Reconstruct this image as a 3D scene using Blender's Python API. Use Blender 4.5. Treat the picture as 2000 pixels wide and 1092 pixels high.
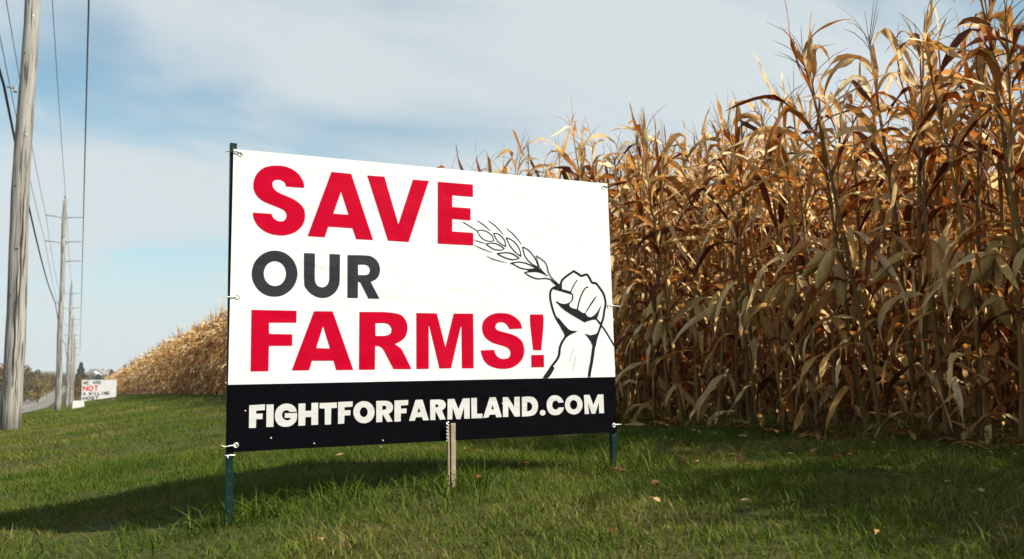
import bpy, bmesh, math, random
import numpy as np
from mathutils import Vector, Matrix
from mathutils.geometry import tessellate_polygon

for o in list(bpy.data.objects):
    bpy.data.objects.remove(o)
SC = bpy.context.scene
COL = SC.collection

# ------------------------------------------------------------------ camera
# world axes: +X away from the road (towards the corn), +Y along the road, Z up
CAM_Z = 0.6
YAW, PITCH, ROLL = math.radians(28.45), math.radians(6.47), math.radians(1.5)
fw = Vector((math.sin(YAW) * math.cos(PITCH), math.cos(YAW) * math.cos(PITCH), math.sin(PITCH)))
rt = Vector((math.cos(YAW), -math.sin(YAW), 0))
up = rt.cross(fw)
rt2 = rt * math.cos(ROLL) - up * math.sin(ROLL)
up2 = rt * math.sin(ROLL) + up * math.cos(ROLL)
camd = bpy.data.cameras.new('camera')
cam = bpy.data.objects.new('camera', camd)
COL.objects.link(cam)
m = Matrix((rt2, up2, -fw)).transposed().to_4x4()
m.translation = (0, 0, CAM_Z)
cam.matrix_world = m
camd.sensor_width = 36
camd.lens = 28.04
camd.clip_start = 0.05
camd.clip_end = 6000
camd.dof.use_dof = True
camd.dof.focus_distance = 3.7
camd.dof.aperture_fstop = 4.0
SC.camera = cam

# ------------------------------------------------------------------ sky, sun, exposure
SUN_FROM = Vector((0.80, -1.10, 1.0)).normalized()
ELEV = math.asin(SUN_FROM.z)
AZ = math.atan2(SUN_FROM.x, SUN_FROM.y)
world = bpy.data.worlds.new('World')
SC.world = world
world.use_nodes = True
wn, wl = world.node_tree.nodes, world.node_tree.links
wn.clear()
w_out = wn.new('ShaderNodeOutputWorld')
w_bg = wn.new('ShaderNodeBackground')
w_bg.inputs['Strength'].default_value = 0.056
sky = wn.new('ShaderNodeTexSky')
sky.sky_type = 'NISHITA'
sky.sun_disc = False
sky.sun_elevation = ELEV
sky.sun_rotation = AZ
sky.air_density = 1.0
sky.dust_density = 0.8
sky.ozone_density = 1.0
tc = wn.new('ShaderNodeTexCoord')
sep = wn.new('ShaderNodeSeparateXYZ')
wl.new(tc.outputs['Generated'], sep.inputs[0])
def wmath(op, a, b=None):
    n = wn.new('ShaderNodeMath'); n.operation = op
    for i, v in enumerate((a, b)):
        if v is None: continue
        if isinstance(v, (int, float)): n.inputs[i].default_value = v
        else: wl.new(v, n.inputs[i])
    return n.outputs[0]
den = wmath('ADD', wmath('MAXIMUM', sep.outputs['Z'], 0.0), 0.22)
cmb = wn.new('ShaderNodeCombineXYZ')
wl.new(wmath('DIVIDE', sep.outputs['X'], den), cmb.inputs[0])
wl.new(wmath('DIVIDE', sep.outputs['Y'], den), cmb.inputs[1])
mp = wn.new('ShaderNodeMapping')
mp.inputs['Rotation'].default_value = (0, 0, math.radians(-60))
mp.inputs['Scale'].default_value = (0.75, 1.5, 1)
mp.inputs['Location'].default_value = (5.65, 2.9, 0)
wl.new(cmb.outputs[0], mp.inputs[0])
cn = wn.new('ShaderNodeTexNoise')
cn.inputs['Scale'].default_value = 1.1
cn.inputs['Detail'].default_value = 4
cn.inputs['Roughness'].default_value = 0.5
cn.inputs['Distortion'].default_value = 0.5
wl.new(mp.outputs[0], cn.inputs['Vector'])
cr = wn.new('ShaderNodeMapRange')
cr.interpolation_type = 'SMOOTHSTEP'
cr.inputs['From Min'].default_value = 0.30
cr.inputs['From Max'].default_value = 0.585
cr.inputs['To Min'].default_value = 0.15
cr.inputs['To Max'].default_value = 0.95
wl.new(cn.outputs['Fac'], cr.inputs['Value'])
wmix = wn.new('ShaderNodeMixRGB')
wmix.inputs['Color2'].default_value = (5.65, 6.2, 6.4, 1)
hz = wn.new('ShaderNodeMapRange')          # pale haze low over the horizon
hz.interpolation_type = 'SMOOTHSTEP'
hz.inputs['From Min'].default_value = 0.02; hz.inputs['From Max'].default_value = 0.26
hz.inputs['To Min'].default_value = 1.0; hz.inputs['To Max'].default_value = 0.0
wl.new(sep.outputs['Z'], hz.inputs['Value'])
wl.new(wmath('MAXIMUM', cr.outputs[0], hz.outputs[0]), wmix.inputs['Fac'])
tint = wn.new('ShaderNodeMixRGB'); tint.blend_type = 'MULTIPLY'; tint.inputs['Fac'].default_value = 1.0
tint.inputs['Color2'].default_value = (0.85, 1.24, 1.15, 1)
wl.new(sky.outputs[0], tint.inputs['Color1'])
wl.new(tint.outputs[0], wmix.inputs['Color1'])
wl.new(wmix.outputs[0], w_bg.inputs['Color'])
wl.new(w_bg.outputs[0], w_out.inputs['Surface'])

sund = bpy.data.lights.new('sun', 'SUN')
sund.energy = 5.0
sund.angle = math.radians(0.53)
sund.color = (1.0, 0.93, 0.81)
sun = bpy.data.objects.new('sun', sund)
COL.objects.link(sun)
sun.location = SUN_FROM * 60
sun.rotation_euler = (-SUN_FROM).to_track_quat('-Z', 'Y').to_euler()

SC.render.engine = 'CYCLES'
SC.view_settings.view_transform = 'Standard'
SC.view_settings.look = 'None'
SC.view_settings.gamma = 1.0
SC.view_settings.use_curve_mapping = False
SC.view_settings.exposure = 1.12
SC.cycles.max_bounces = 5
SC.cycles.transparent_max_bounces = 5

random.seed(11)
RNG = np.random.default_rng(7)

# ------------------------------------------------------------------ helpers
def tag(o, label=None, cat=None, group=None, kind=None):
    if label: o['label'] = label
    if cat: o['category'] = cat
    if group: o['group'] = group
    if kind: o['kind'] = kind
    return o
def empty(name, loc=(0, 0, 0), rz=0.0):
    o = bpy.data.objects.new(name, None)
    o.empty_display_size = 0.1
    o.location = loc
    o.rotation_euler = (0, 0, rz)
    COL.objects.link(o)
    return o
def link(name, me, parent=None):
    o = bpy.data.objects.new(name, me)
    COL.objects.link(o)
    if parent is not None: o.parent = parent
    return o
def copy_tree(o, parent=None):
    c = o.copy()
    COL.objects.link(c)
    if parent is not None: c.parent = parent
    for ch in o.children: copy_tree(ch, c)
    return c
def np_mesh(name, V, F, mat, col=None, smooth=True):
    """V (n,3), F list of (k,3)/(k,4) int arrays"""
    if not isinstance(F, list): F = [F]
    F = [f for f in F if len(f)]
    me = bpy.data.meshes.new(name)
    V = np.ascontiguousarray(V, np.float32)
    me.vertices.add(len(V)); me.vertices.foreach_set('co', V.ravel())
    nl = sum(f.size for f in F); nf = sum(len(f) for f in F)
    me.loops.add(nl); me.loops.foreach_set('vertex_index', np.concatenate([f.ravel() for f in F]).astype(np.int32))
    tot = np.concatenate([np.full(len(f), f.shape[1], np.int32) for f in F])
    st = np.concatenate([[0], np.cumsum(tot)[:-1]]).astype(np.int32)
    me.polygons.add(nf)
    me.polygons.foreach_set('loop_start', st)
    me.polygons.foreach_set('loop_total', tot)
    me.polygons.foreach_set('use_smooth', np.full(nf, smooth))
    if col is not None:
        a = me.color_attributes.new('tint', 'FLOAT_COLOR', 'POINT')
        c4 = np.ones((len(V), 4), np.float32); c4[:, :3] = col
        a.data.foreach_set('color', c4.ravel())
    if mat is not None: me.materials.append(mat)
    me.update(calc_edges=True)
    return me
class MB:
    """collects simple solids into one mesh"""
    def __init__(s): s.bm = bmesh.new()
    def box(s, c, size, rot=None, bevel=0.0):
        r = bmesh.ops.create_cube(s.bm, size=1.0)
        vs = r['verts']
        M = Matrix.Diagonal((*size, 1))
        if rot is not None: M = rot.to_4x4() @ M
        M = Matrix.Translation(c) @ M
        bmesh.ops.transform(s.bm, matrix=M, verts=vs)
        if bevel:
            es = list({e for v in vs for e in v.link_edges})
            bmesh.ops.bevel(s.bm, geom=es, offset=bevel, segments=2, affect='EDGES', profile=0.5)
        return s
    def tube(s, pts, radii, n=10, caps=True):
        pts = [Vector(p) for p in pts]
        if isinstance(radii, (int, float)): radii = [radii] * len(pts)
        rings = []
        prev = None
        for i, p in enumerate(pts):
            t = (pts[min(i + 1, len(pts) - 1)] - pts[max(i - 1, 0)]).normalized()
            if prev is None:
                a = t.orthogonal().normalized()
            else:
                a = (prev - t * prev.dot(t)).normalized()
            prev = a
            b = t.cross(a)
            rings.append([s.bm.verts.new(p + (a * math.cos(2 * math.pi * k / n) + b * math.sin(2 * math.pi * k / n)) * radii[i]) for k in range(n)])
        for r0, r1 in zip(rings, rings[1:]):
            for k in range(n):
                f = s.bm.faces.new((r0[k], r0[(k + 1) % n], r1[(k + 1) % n], r1[k])); f.smooth = True
        if caps:
            s.bm.faces.new(rings[0][::-1]); s.bm.faces.new(rings[-1])
        return s
    def torus(s, c, ax, R, r, n=16, k=6):
        ax = Vector(ax).normalized(); a = ax.orthogonal().normalized(); b = ax.cross(a); c = Vector(c)
        rings = []
        for i in range(n):
            t = 2 * math.pi * i / n; d = a * math.cos(t) + b * math.sin(t)
            rings.append([s.bm.verts.new(c + d * (R + r * math.cos(2 * math.pi * j / k)) + ax * r * math.sin(2 * math.pi * j / k)) for j in range(k)])
        for i in range(n):
            r0, r1 = rings[i], rings[(i + 1) % n]
            for j in range(k):
                f = s.bm.faces.new((r0[j], r1[j], r1[(j + 1) % k], r0[(j + 1) % k])); f.smooth = True
        return s
    def prism(s, poly, y0, y1):
        """poly in x,z extruded along y"""
        a = [s.bm.verts.new((x, y0, z)) for x, z in poly]; b = [s.bm.verts.new((x, y1, z)) for x, z in poly]
        n = len(poly)
        s.bm.faces.new(a); s.bm.faces.new(b[::-1])
        for i in range(n): s.bm.faces.new((a[i], b[i], b[(i + 1) % n], a[(i + 1) % n]))
        return s
    def build(s, name, mat, parent=None):
        bmesh.ops.recalc_face_normals(s.bm, faces=s.bm.faces[:])
        me = bpy.data.meshes.new(name); s.bm.to_mesh(me); s.bm.free()
        me.materials.append(mat)
        return link(name, me, parent)

# ------------------------------------------------------------------ materials
class NT:
    def __init__(s, name):
        s.mat = bpy.data.materials.new(name); s.mat.use_nodes = True
        s.n = s.mat.node_tree.nodes; s.l = s.mat.node_tree.links; s.n.clear()
        s.out = s.n.new('ShaderNodeOutputMaterial')
    def put(s, sock, v):
        if isinstance(v, bpy.types.NodeSocket): s.l.new(v, sock)
        elif isinstance(v, (tuple, list)) and len(v) == 3 and len(sock.default_value) == 4: sock.default_value = (*v, 1)
        else: sock.default_value = v
    def node(s, t, **kw):
        n = s.n.new('ShaderNode' + t)
        for k, v in kw.items():
            if k[0] == '_': setattr(n, k[1:], v)
            else: s.put(n.inputs[k.replace('__', ' ')], v)
        return n
    def noise(s, vec, scale, detail=4, rough=0.55, dist=0.0):
        return s.node('TexNoise', Vector=vec, Scale=scale, Detail=float(detail), Roughness=rough, Distortion=dist).outputs['Fac']
    def coords(s, scale=(1, 1, 1), which='Object'):
        t = s.node('TexCoord').outputs[which]
        return s.node('Mapping', Vector=t, Scale=scale).outputs[0]
    def ramp(s, fac, stops):
        r = s.node('ValToRGB', Fac=fac)
        e = r.color_ramp.elements
        while len(e) < len(stops): e.new(0.5)
        for el, (p, c) in zip(e, stops):
            el.position = p; el.color = (*c, 1) if len(c) == 3 else c
        return r.outputs[0]
    def mix(s, fac, a, b, mode='MIX'):
        n = s.node('MixRGB', _blend_type=mode)
        s.put(n.inputs['Fac'], fac); s.put(n.inputs['Color1'], a); s.put(n.inputs['Color2'], b)
        return n.outputs[0]
    def math(s, op, a, b=0.0):
        n = s.node('Math', _operation=op); s.put(n.inputs[0], a); s.put(n.inputs[1], b); return n.outputs[0]
    def bump(s, h, strength=0.3, dist=0.01):
        return s.node('Bump', Height=h, Strength=strength, Distance=dist).outputs[0]
    def bsdf(s, color, rough=0.6, spec=0.3, normal=None, metal=0.0, coat=0.0):
        p = s.node('BsdfPrincipled'); s.put(p.inputs['Base Color'], color); s.put(p.inputs['Roughness'], rough)
        p.inputs['Specular IOR Level'].default_value = spec; p.inputs['Metallic'].default_value = metal
        p.inputs['Coat Weight'].default_value = coat
        if normal is not None: s.l.new(normal, p.inputs['Normal'])
        return p.outputs[0]
    def done(s, sh):
        s.l.new(sh, s.out.inputs['Surface']); return s.mat

def simple(name, color, rough=0.6, spec=0.3, var=0.25, scale=8.0, metal=0.0, bump=0.0):
    t = NT(name); co = t.coords()
    n = t.noise(co, scale, 5)
    dark = tuple(c * (1 - var) for c in color); lite = tuple(min(1, c * (1 + var)) for c in color)
    c = t.ramp(n, [(0.3, dark), (0.7, lite)])
    nm = t.bump(t.noise(co, scale * 6, 3), bump, 0.01) if bump else None
    return t.done(t.bsdf(c, rough, spec, nm, metal))

def leafy(name, trans, tint, rough=0.55, spec=0.25, var=0.25, use_obj=True, grain=None):
    """thin leaf: surface colour from the per-leaf tint, light passing through"""
    t = NT(name)
    a = t.node('VertexColor', _layer_name='tint').outputs['Color']
    if use_obj:
        r = t.node('ObjectInfo').outputs['Random']
        a = t.mix(1.0, a, t.ramp(r, [(0.0, (1 - var,) * 3), (1.0, (1 + var * .6,) * 3)]), 'MULTIPLY')
    if grain:
        g = t.noise(t.coords(grain), 1.0, 4)
        a = t.mix(1.0, a, t.ramp(g, [(0.25, (0.72, 0.68, 0.62)), (0.75, (1.15, 1.15, 1.15))]), 'MULTIPLY')
    p = t.bsdf(a, rough, spec)
    tr = t.node('BsdfTranslucent')
    t.put(tr.inputs['Color'], t.mix(1.0, a, tint, 'MULTIPLY'))
    ms = t.node('MixShader', Fac=trans)
    t.l.new(p, ms.inputs[1]); t.l.new(tr.outputs[0], ms.inputs[2])
    return t.done(ms.outputs[0])

M = {}
M['corn_leaf'] = leafy('corn_leaf', 0.31, (1.2, 0.66, 0.26), 0.5, 0.16, 0.25, True, (25, 25, 6))
M['corn_stuff'] = leafy('corn_stuff', 0.31, (1.2, 0.66, 0.26), 0.55, 0.12, 0.2, False)
M['grass'] = leafy('grass', 0.35, (1.1, 1.15, 0.4), 0.6, 0.10, 0.1, False)
M['tree_leaf'] = leafy('tree_leaf', 0.25, (1.1, 1.0, 0.5), 0.6, 0.2, 0.15, False)
M['husk'] = leafy('husk', 0.12, (1.1, 0.9, 0.5), 0.55, 0.3, 0.2, True, (60, 60, 8))

# lettering and line drawing of the banner, in half millimetres on the banner face
GLYPHS = [
    ('s', 'r', ['569,2156 569,2185 558,2220 532,2261 494,2295 443,2320 393,2330 343,2329 287,2320 239,2298 196,2258 170,2207 160,2148 169,2097 194,2054 234,2021 286,1999 348,1977 398,1958 423,1934 430,1905 421,1878 402,1862 381,1857 356,1861 331,1876 315,1897 309,1916 161,1917 167,1871 186,1831 214,1797 253,1768 302,1748 352,1740 401,1739 450,1750 500,1772 540,1807 568,1851 580,1905 576,1957 557,1995 522,2029 471,2058 421,2077 371,2096 337,2117 318,2141 311,2167 319,2191 335,2204 357,2209 382,2206 404,2193 417,2176 420,2156']),
    ('a', 'r', ['798,2315 968,2313 1160,1741 1013,1741 980,1835 774,1836 745,1743 603,1745', '881,2149 946,1950 816,1951']),
    ('v', 'r', ['1108,2311 1261,2313 1386,1892 1522,2308 1671,2310 1478,1740 1292,1743']),
    ('e', 'r', ['1755,2308 2096,2310 2094,2193 1892,2194 1890,2085 2068,2084 2066,1971 1889,1974 1887,1859 2091,1856 2089,1740 1748,1739']),
    ('o', 'k', ['524,1425 519,1382 506,1341 485,1304 456,1273 422,1249 384,1234 344,1229 304,1232 266,1245 231,1267 203,1296 181,1331 167,1371 162,1412 166,1455 178,1495 199,1532 226,1563 260,1587 298,1603 338,1610 378,1607 417,1595 452,1573 482,1544 504,1508 518,1468', '432,1422 430,1399 424,1377 413,1357 400,1340 383,1327 364,1319 345,1316 325,1318 306,1325 290,1337 275,1352 265,1371 258,1393 255,1416 257,1439 263,1460 273,1480 287,1497 303,1510 322,1519 342,1522 361,1520 380,1513 397,1502 412,1486 422,1466 429,1445']),
    ('u', 'k', ['575,1601 665,1601 665,1383 673,1351 692,1325 726,1316 756,1327 778,1354 786,1387 786,1602 875,1602 873,1376 862,1323 834,1274 786,1239 735,1227 684,1234 633,1262 595,1303 579,1354']),
    ('r', 'k', ['939,1600 1105,1603 1159,1589 1200,1554 1220,1501 1216,1447 1193,1406 1162,1385 1139,1375 1216,1231 1119,1230 1052,1362 1042,1370 1029,1371 1028,1233 939,1232', '1029,1520 1092,1522 1122,1507 1134,1478 1124,1447 1099,1433 1029,1431']),
    ('f', 'r', ['165,1118 520,1116 519,1017 303,1016 305,925 488,922 488,828 305,828 304,625 168,625']),
    ('a', 'r', ['662,1115 816,1116 991,626 848,626 825,704 649,705 626,628 487,628', '737,992 795,806 682,809']),
    ('r', 'r', ['1042,1115 1224,1117 1312,1113 1387,1101 1427,1076 1455,1033 1464,986 1458,940 1434,893 1391,860 1348,841 1391,813 1419,780 1497,625 1337,627 1257,781 1237,807 1210,823 1178,826 1175,625 1039,626', '1180,1020 1257,1021 1298,1008 1321,975 1318,939 1291,919 1250,912 1180,912']),
    ('m', 'r', ['1544,1113 1732,1112 1809,812 1891,1113 2077,1116 2073,625 1961,626 1962,997 1956,997 1858,628 1751,628 1662,998 1656,996 1653,626 1541,625']),
    ('s', 'r', ['2559,984 2552,1016 2534,1051 2488,1090 2427,1118 2365,1124 2296,1121 2235,1101 2189,1065 2166,1026 2161,978 2172,929 2201,891 2253,856 2313,837 2373,821 2411,804 2433,775 2434,740 2413,716 2363,705 2318,719 2288,748 2274,789 2143,784 2153,742 2174,694 2211,655 2263,631 2323,618 2399,617 2461,632 2515,663 2555,708 2574,761 2572,817 2552,867 2514,902 2460,927 2399,944 2338,958 2304,972 2290,993 2298,1021 2325,1037 2356,1040 2390,1029 2412,1008 2431,977']),
    ('exclamation_mark', 'r', ['2644,1116 2779,1118 2780,1018 2749,783 2666,785 2643,1017', '2645,740 2775,740 2773,626 2643,626']),
    ('f', 'w', ['162,358 282,362 282,317 216,314 216,290 266,290 265,247 217,247 216,180 163,181']),
    ('i', 'w', ['294,360 349,360 350,182 295,183']),
    ('g', 'w', ['531,296 522,324 496,350 462,362 425,360 388,340 366,307 360,266 368,228 390,197 423,181 464,179 501,193 527,222 534,256 534,286 437,286 436,250 484,248 475,233 456,228 434,237 419,256 415,279 424,301 444,310 463,307 476,295']),
    ('h', 'w', ['544,359 599,360 599,299 647,299 648,362 702,362 702,184 648,184 648,249 600,249 599,183 545,182']),
    ('t', 'w', ['714,359 855,360 855,315 809,314 807,182 757,182 756,313 714,316']),
    ('f', 'w', ['865,363 987,364 985,321 918,319 918,293 968,293 967,251 918,251 916,185 865,184']),
    ('o', 'w', ['1171,269 1169,249 1162,229 1152,212 1137,198 1120,188 1101,182 1081,181 1061,184 1042,191 1025,203 1011,218 1001,235 994,255 992,275 994,296 1000,315 1011,332 1025,346 1042,356 1061,362 1081,364 1101,361 1120,354 1137,342 1152,327 1163,309 1169,290', '1113,271 1111,257 1105,245 1096,236 1085,232 1074,232 1063,238 1054,247 1048,259 1046,273 1048,287 1054,299 1063,308 1074,313 1085,312 1096,307 1105,298 1111,285']),
    ('r', 'w', ['1186,362 1268,361 1305,350 1327,326 1330,294 1317,266 1292,251 1328,186 1280,184 1245,245 1239,245 1237,185 1186,184', '1239,320 1260,320 1272,312 1274,300 1266,288 1239,285']),
    ('f', 'w', ['1344,361 1466,362 1464,320 1400,317 1400,290 1450,291 1449,251 1400,251 1398,184 1343,183']),
    ('a', 'w', ['1531,361 1593,362 1649,184 1598,184 1587,213 1534,213 1521,184 1471,185', '1560,294 1575,255 1545,254']),
    ('r', 'w', ['1662,358 1748,358 1790,345 1806,318 1799,287 1770,262 1802,186 1750,183 1716,251 1709,251 1708,183 1662,184', '1710,317 1728,318 1738,307 1733,294 1711,289']),
    ('m', 'w', ['1823,359 1885,360 1922,270 1965,361 2030,361 2027,183 1975,184 1975,286 1940,182 1902,183 1868,287 1864,183 1819,183']),
    ('l', 'w', ['2044,362 2098,363 2096,222 2149,222 2147,183 2044,184']),
    ('a', 'w', ['2221,363 2281,363 2337,185 2282,184 2273,210 2218,210 2206,186 2154,183', '2248,295 2261,256 2234,255']),
    ('n', 'w', ['2349,361 2400,361 2460,270 2463,361 2517,361 2514,184 2463,183 2402,281 2399,184 2347,185']),
    ('d', 'w', ['2539,358 2607,361 2658,351 2689,319 2700,277 2691,230 2659,194 2602,183 2535,182', '2590,310 2616,309 2641,283 2640,255 2618,231 2587,227']),
    ('full_stop', 'w', ['2774,208 2772,198 2765,190 2755,185 2744,183 2733,185 2724,191 2718,200 2716,210 2718,220 2725,228 2735,233 2746,235 2757,233 2766,227 2772,218']),
    ('c', 'w', ['2967,297 2949,330 2912,358 2870,365 2827,352 2796,316 2789,269 2801,222 2832,191 2879,182 2922,190 2956,221 2968,251 2911,251 2897,235 2876,234 2855,244 2845,270 2854,300 2873,315 2900,313 2912,294']),
    ('o', 'w', ['3166,269 3163,249 3155,230 3143,213 3128,199 3110,189 3090,183 3069,182 3048,185 3029,192 3011,203 2997,218 2987,235 2981,254 2979,274 2982,294 2990,313 3001,330 3017,344 3035,354 3055,360 3076,362 3096,359 3116,352 3133,341 3148,326 3158,308 3165,289', '3110,270 3107,255 3100,243 3089,233 3076,228 3063,229 3050,234 3040,244 3034,258 3032,273 3035,288 3042,301 3053,310 3066,315 3080,314 3092,309 3102,299 3109,285']),
    ('m', 'w', ['3184,359 3245,359 3283,263 3334,360 3396,359 3396,182 3343,182 3342,285 3301,181 3260,181 3225,284 3232,181 3186,181']),
]
STROKES = [
    (8.1, 0, 0, '1994,1951 2067,1911 2129,1879'),
    (8.1, 1, 0, '2129,1879 2177,1887 2229,1874 2273,1845 2295,1793 2242,1787 2190,1802 2154,1835'),
    (8.1, 0, 1, '2126,1976 2193,1939 2263,1883'),
    (8.1, 0, 1, '2240,1981 2320,1929 2393,1857'),
    (8.1, 0, 1, '2421,1921 2501,1858 2580,1769'),
    (8.1, 1, 0, '2291,1864 2334,1863 2371,1840 2401,1803 2415,1745 2370,1766 2325,1802'),
    (8.1, 1, 0, '2417,1830 2477,1810 2522,1773 2556,1718 2566,1658 2513,1695 2464,1745 2435,1794'),
    (8.8, 1, 0, '2584,1751 2637,1729 2690,1678 2724,1625 2746,1562 2688,1588 2642,1622 2605,1670'),
    (8.1, 1, 0, '2216,1761 2279,1772 2339,1760 2399,1725 2361,1710 2301,1713 2252,1735'),
    (6.7, 0, 1, '2094,1793 2153,1777 2216,1761'),
    (6.7, 0, 1, '2093,1748 2174,1714 2281,1682'),
    (6.7, 0, 1, '2213,1653 2284,1621 2430,1592'),
    (8.8, 1, 0, '2322,1677 2383,1686 2451,1688 2504,1669 2548,1641 2488,1626 2427,1634 2371,1653'),
    (8.8, 1, 0, '2455,1591 2533,1605 2610,1599 2707,1564 2698,1547 2609,1541 2540,1557 2479,1587'),
    (8.8, 0, 0, '2596,1516 2623,1493 2676,1467 2739,1454 2802,1460 2857,1455 2896,1431 2943,1393'),
    (7.4, 0, 0, '2608,1513 2717,1524 2780,1512'),
    (8.8, 0, 0, '2718,1675 2768,1649 2815,1615 2837,1572 2847,1523 2877,1473 2920,1432 2959,1397'),
    (8.1, 0, 0, '2725,1661 2739,1604 2765,1548 2803,1510 2838,1483'),
    (21.8, 0, 0, '2977,1363 2977,1418 3004,1461 3061,1503 3121,1541 3162,1518 3203,1498 3256,1513 3284,1492 3317,1437 3359,1430 3393,1396 3440,1331 3458,1269 3459,1225 3444,1169 3430,1100 3406,1038 3379,976'),
    (20.6, 0, 0, '2933,1383 2892,1372 2864,1335 2859,1274 2873,1202 2897,1124 2935,1052 2981,992'),
    (12.6, 0, 0, '2986,1347 3088,1321 3100,1292 3089,1255 3058,1230 3009,1215 2962,1222 2922,1241'),
    (10.3, 0, 0, '3156,1454 3119,1410 3079,1335'),
    (12.6, 0, 0, '3273,1392 3237,1376 3199,1319 3169,1251 3146,1170'),
    (14.9, 0, 1, '3359,1304 3309,1241 3227,1135'),
    (22.9, 0, 0, '3009,933 3005,906 2969,858 2944,804 2935,744 2910,696 2847,626 2790,537'),
    (12.6, 0, 0, '3351,1082 3405,1018 3446,969 3545,817'),
    (29.8, 0, 0, '3317,851 3303,778 3281,669 3261,596 3248,529'),
    (5.7, 0, 1, '3097,812 3041,677'),
    (5.7, 0, 1, '3114,731 3068,578'),
]
FILLS = [
    '2703,1564 2750,1555 2795,1514 2838,1483 2780,1509 2717,1524 2623,1513 2632,1530 2698,1544',
    '2873,1466 2904,1438 2959,1408 2987,1401 2981,1354 2902,1363 2923,1403 2880,1437',
    '2903,1385 2948,1408 2975,1411 2986,1363 3082,1342 3085,1316 2986,1341 2902,1360',
    '2918,1242 2961,1219 3009,1214 3061,1230 3063,1199 3090,1182 3138,1173 3159,1164 3199,1140 3231,1135 3247,1110 3282,1099 3317,1114 3361,1149 3414,1225 3363,1100 3359,1084 3396,1047 3381,1035 3344,1078 3252,1061 3224,1049 3021,1156',
    '2951,1026 2924,1104 3042,981 3096,967 3142,962 3067,933 3015,900 2999,936 2967,990',
    '2758,532 2806,591 2861,643 2880,614 2819,532',
    '3216,949 3261,926 3310,931 3353,950 3387,1005 3409,1024 3374,944 3350,888 3329,815 3292,839 3279,870',
]

# ------------------------------------------------------------------ terrain
def lerp_tab(x, xs, ys): return np.interp(x, xs, ys)
EU = [-30, 0, 6, 28, 47, 73, 140, 250, 450, 800, 1500, 2200]
EZ = [-.45, -.45, -.50, -.60, -.82, -1.2, -2.2, -3.0, -2.2, 2.0, 15.0, 15.0]
PU = [-30, 0, 16, 51, 90, 138, 205, 270, 420, 800, 1500, 2200]
PZ = [-.60, -.68, -.79, -1.57, -2.47, -3.42, -3.8, -3.3, -2.4, 2.0, 15.0, 15.0]
def sstep(t): t = np.clip(t, 0, 1); return t * t * (3 - 2 * t)
def lattice(x, y, seed):
    r = np.random.default_rng(seed).random((64, 64))
    xi = np.floor(x).astype(int); yi = np.floor(y).astype(int)
    fx = sstep(x - xi); fy = sstep(y - yi)
    a = r[xi % 64, yi % 64]; b = r[(xi + 1) % 64, yi % 64]; c = r[xi % 64, (yi + 1) % 64]; d = r[(xi + 1) % 64, (yi + 1) % 64]
    return (a * (1 - fx) + b * fx) * (1 - fy) + (c * (1 - fx) + d * fx) * fy
def ground(v, u):
    v = np.asarray(v, float); u = np.asarray(u, float)
    e = lerp_tab(u, EU, EZ); p = lerp_tab(u, PU, PZ)
    r = p - 0.34
    z = p + (e - p) * sstep((v + 1.0) / np.interp(u, [0, 12, 35], [2.7, 3.0, 4.6]))
    z = np.where(v < -1.0, p + (r - p) * sstep((-1.0 - v) / 3.0), z)
    bank = sstep((-12.0 - v) / 30.0) * 2.6 - 0.35 * sstep((-11.3 - v) / 1.0) * (1 - sstep((-13.0 - v) / 4.0))
    z = np.where(v < -11.0, r + bank, z)
    z = z + (lattice(v * 1.7, u * 1.7, 3) - .5) * 0.05 * np.where((v > -3.6) & (u < 60), 1, 0)
    return z + CAM_Z
def road_z(u): return lerp_tab(u, PU, PZ) - 0.34 + CAM_Z

us = np.concatenate([np.arange(-14, 12, .33), np.arange(12, 60, 1.0), np.arange(60, 180, 4.0), np.arange(180, 500, 15.0), np.arange(500, 2201, 100.0)])
vs = np.concatenate([[-700, -400, -220, -120, -70], np.arange(-45, -14, 3.0), np.arange(-14, -4, .8), np.arange(-4, 6, .3), np.arange(6, 16, 1.5), [20, 30, 45, 70, 120, 220, 400, 700, 1400]])
VV, UU = np.meshgrid(vs, us)
Z = ground(VV, UU)
onroad = (VV < -3.9) & (VV > -11.1)
Z = np.where(onroad, Z - 0.05, Z)
nv, nu = len(vs), len(us)
idx = np.arange(nu * nv).reshape(nu, nv)
F = np.stack([idx[:-1, :-1], idx[:-1, 1:], idx[1:, 1:], idx[1:, :-1]], -1).reshape(-1, 4)
t = NT('ground_cover')
co = t.coords()
sx = t.node('SeparateXYZ', Vector=co).outputs
n1 = t.noise(co, 0.9, 5); n2 = t.noise(co, 14, 5); n3 = t.noise(co, 70, 4)
lawn = t.ramp(n2, [(0.25, (0.0225, 0.0275, 0.0070)), (0.5, (0.0425, 0.0475, 0.0110)), (0.75, (0.0700, 0.0625, 0.0200))])
lawn = t.mix(t.math('MULTIPLY', n1, 0.35), lawn, (0.0800, 0.0625, 0.0250))
soil = t.ramp(n3, [(0.3, (0.030, 0.020, 0.012)), (0.7, (0.085, 0.055, 0.030))])
edge = t.math('ADD', sx['X'], t.math('MULTIPLY', t.math('SUBTRACT', n2, 0.5), 1.1))
fac = t.node('MapRange', Value=edge).outputs[0]
fac.node.inputs['From Min'].default_value = 3.75; fac.node.inputs['From Max'].default_value = 4.2
far = t.node('MapRange', Value=sx['X']).outputs[0]
far.node.inputs['From Min'].default_value = -11.0; far.node.inputs['From Max'].default_value = -13.0
rough = t.ramp(t.noise(co, 0.06, 5), [(0.3, (0.0600, 0.0450, 0.0168)), (0.55, (0.0510, 0.0480, 0.0150)), (0.75, (0.0780, 0.0450, 0.0180))])
c = t.mix(fac, lawn, soil); c = t.mix(far, c, rough)
terr = link('ground', np_mesh('ground', np.stack([VV, UU, Z], -1).reshape(-1, 3), F, t.done(t.bsdf(c, 0.9, 0.1, t.bump(n3, 0.6, 0.02)))))
tag(terr, kind='structure')

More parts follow.
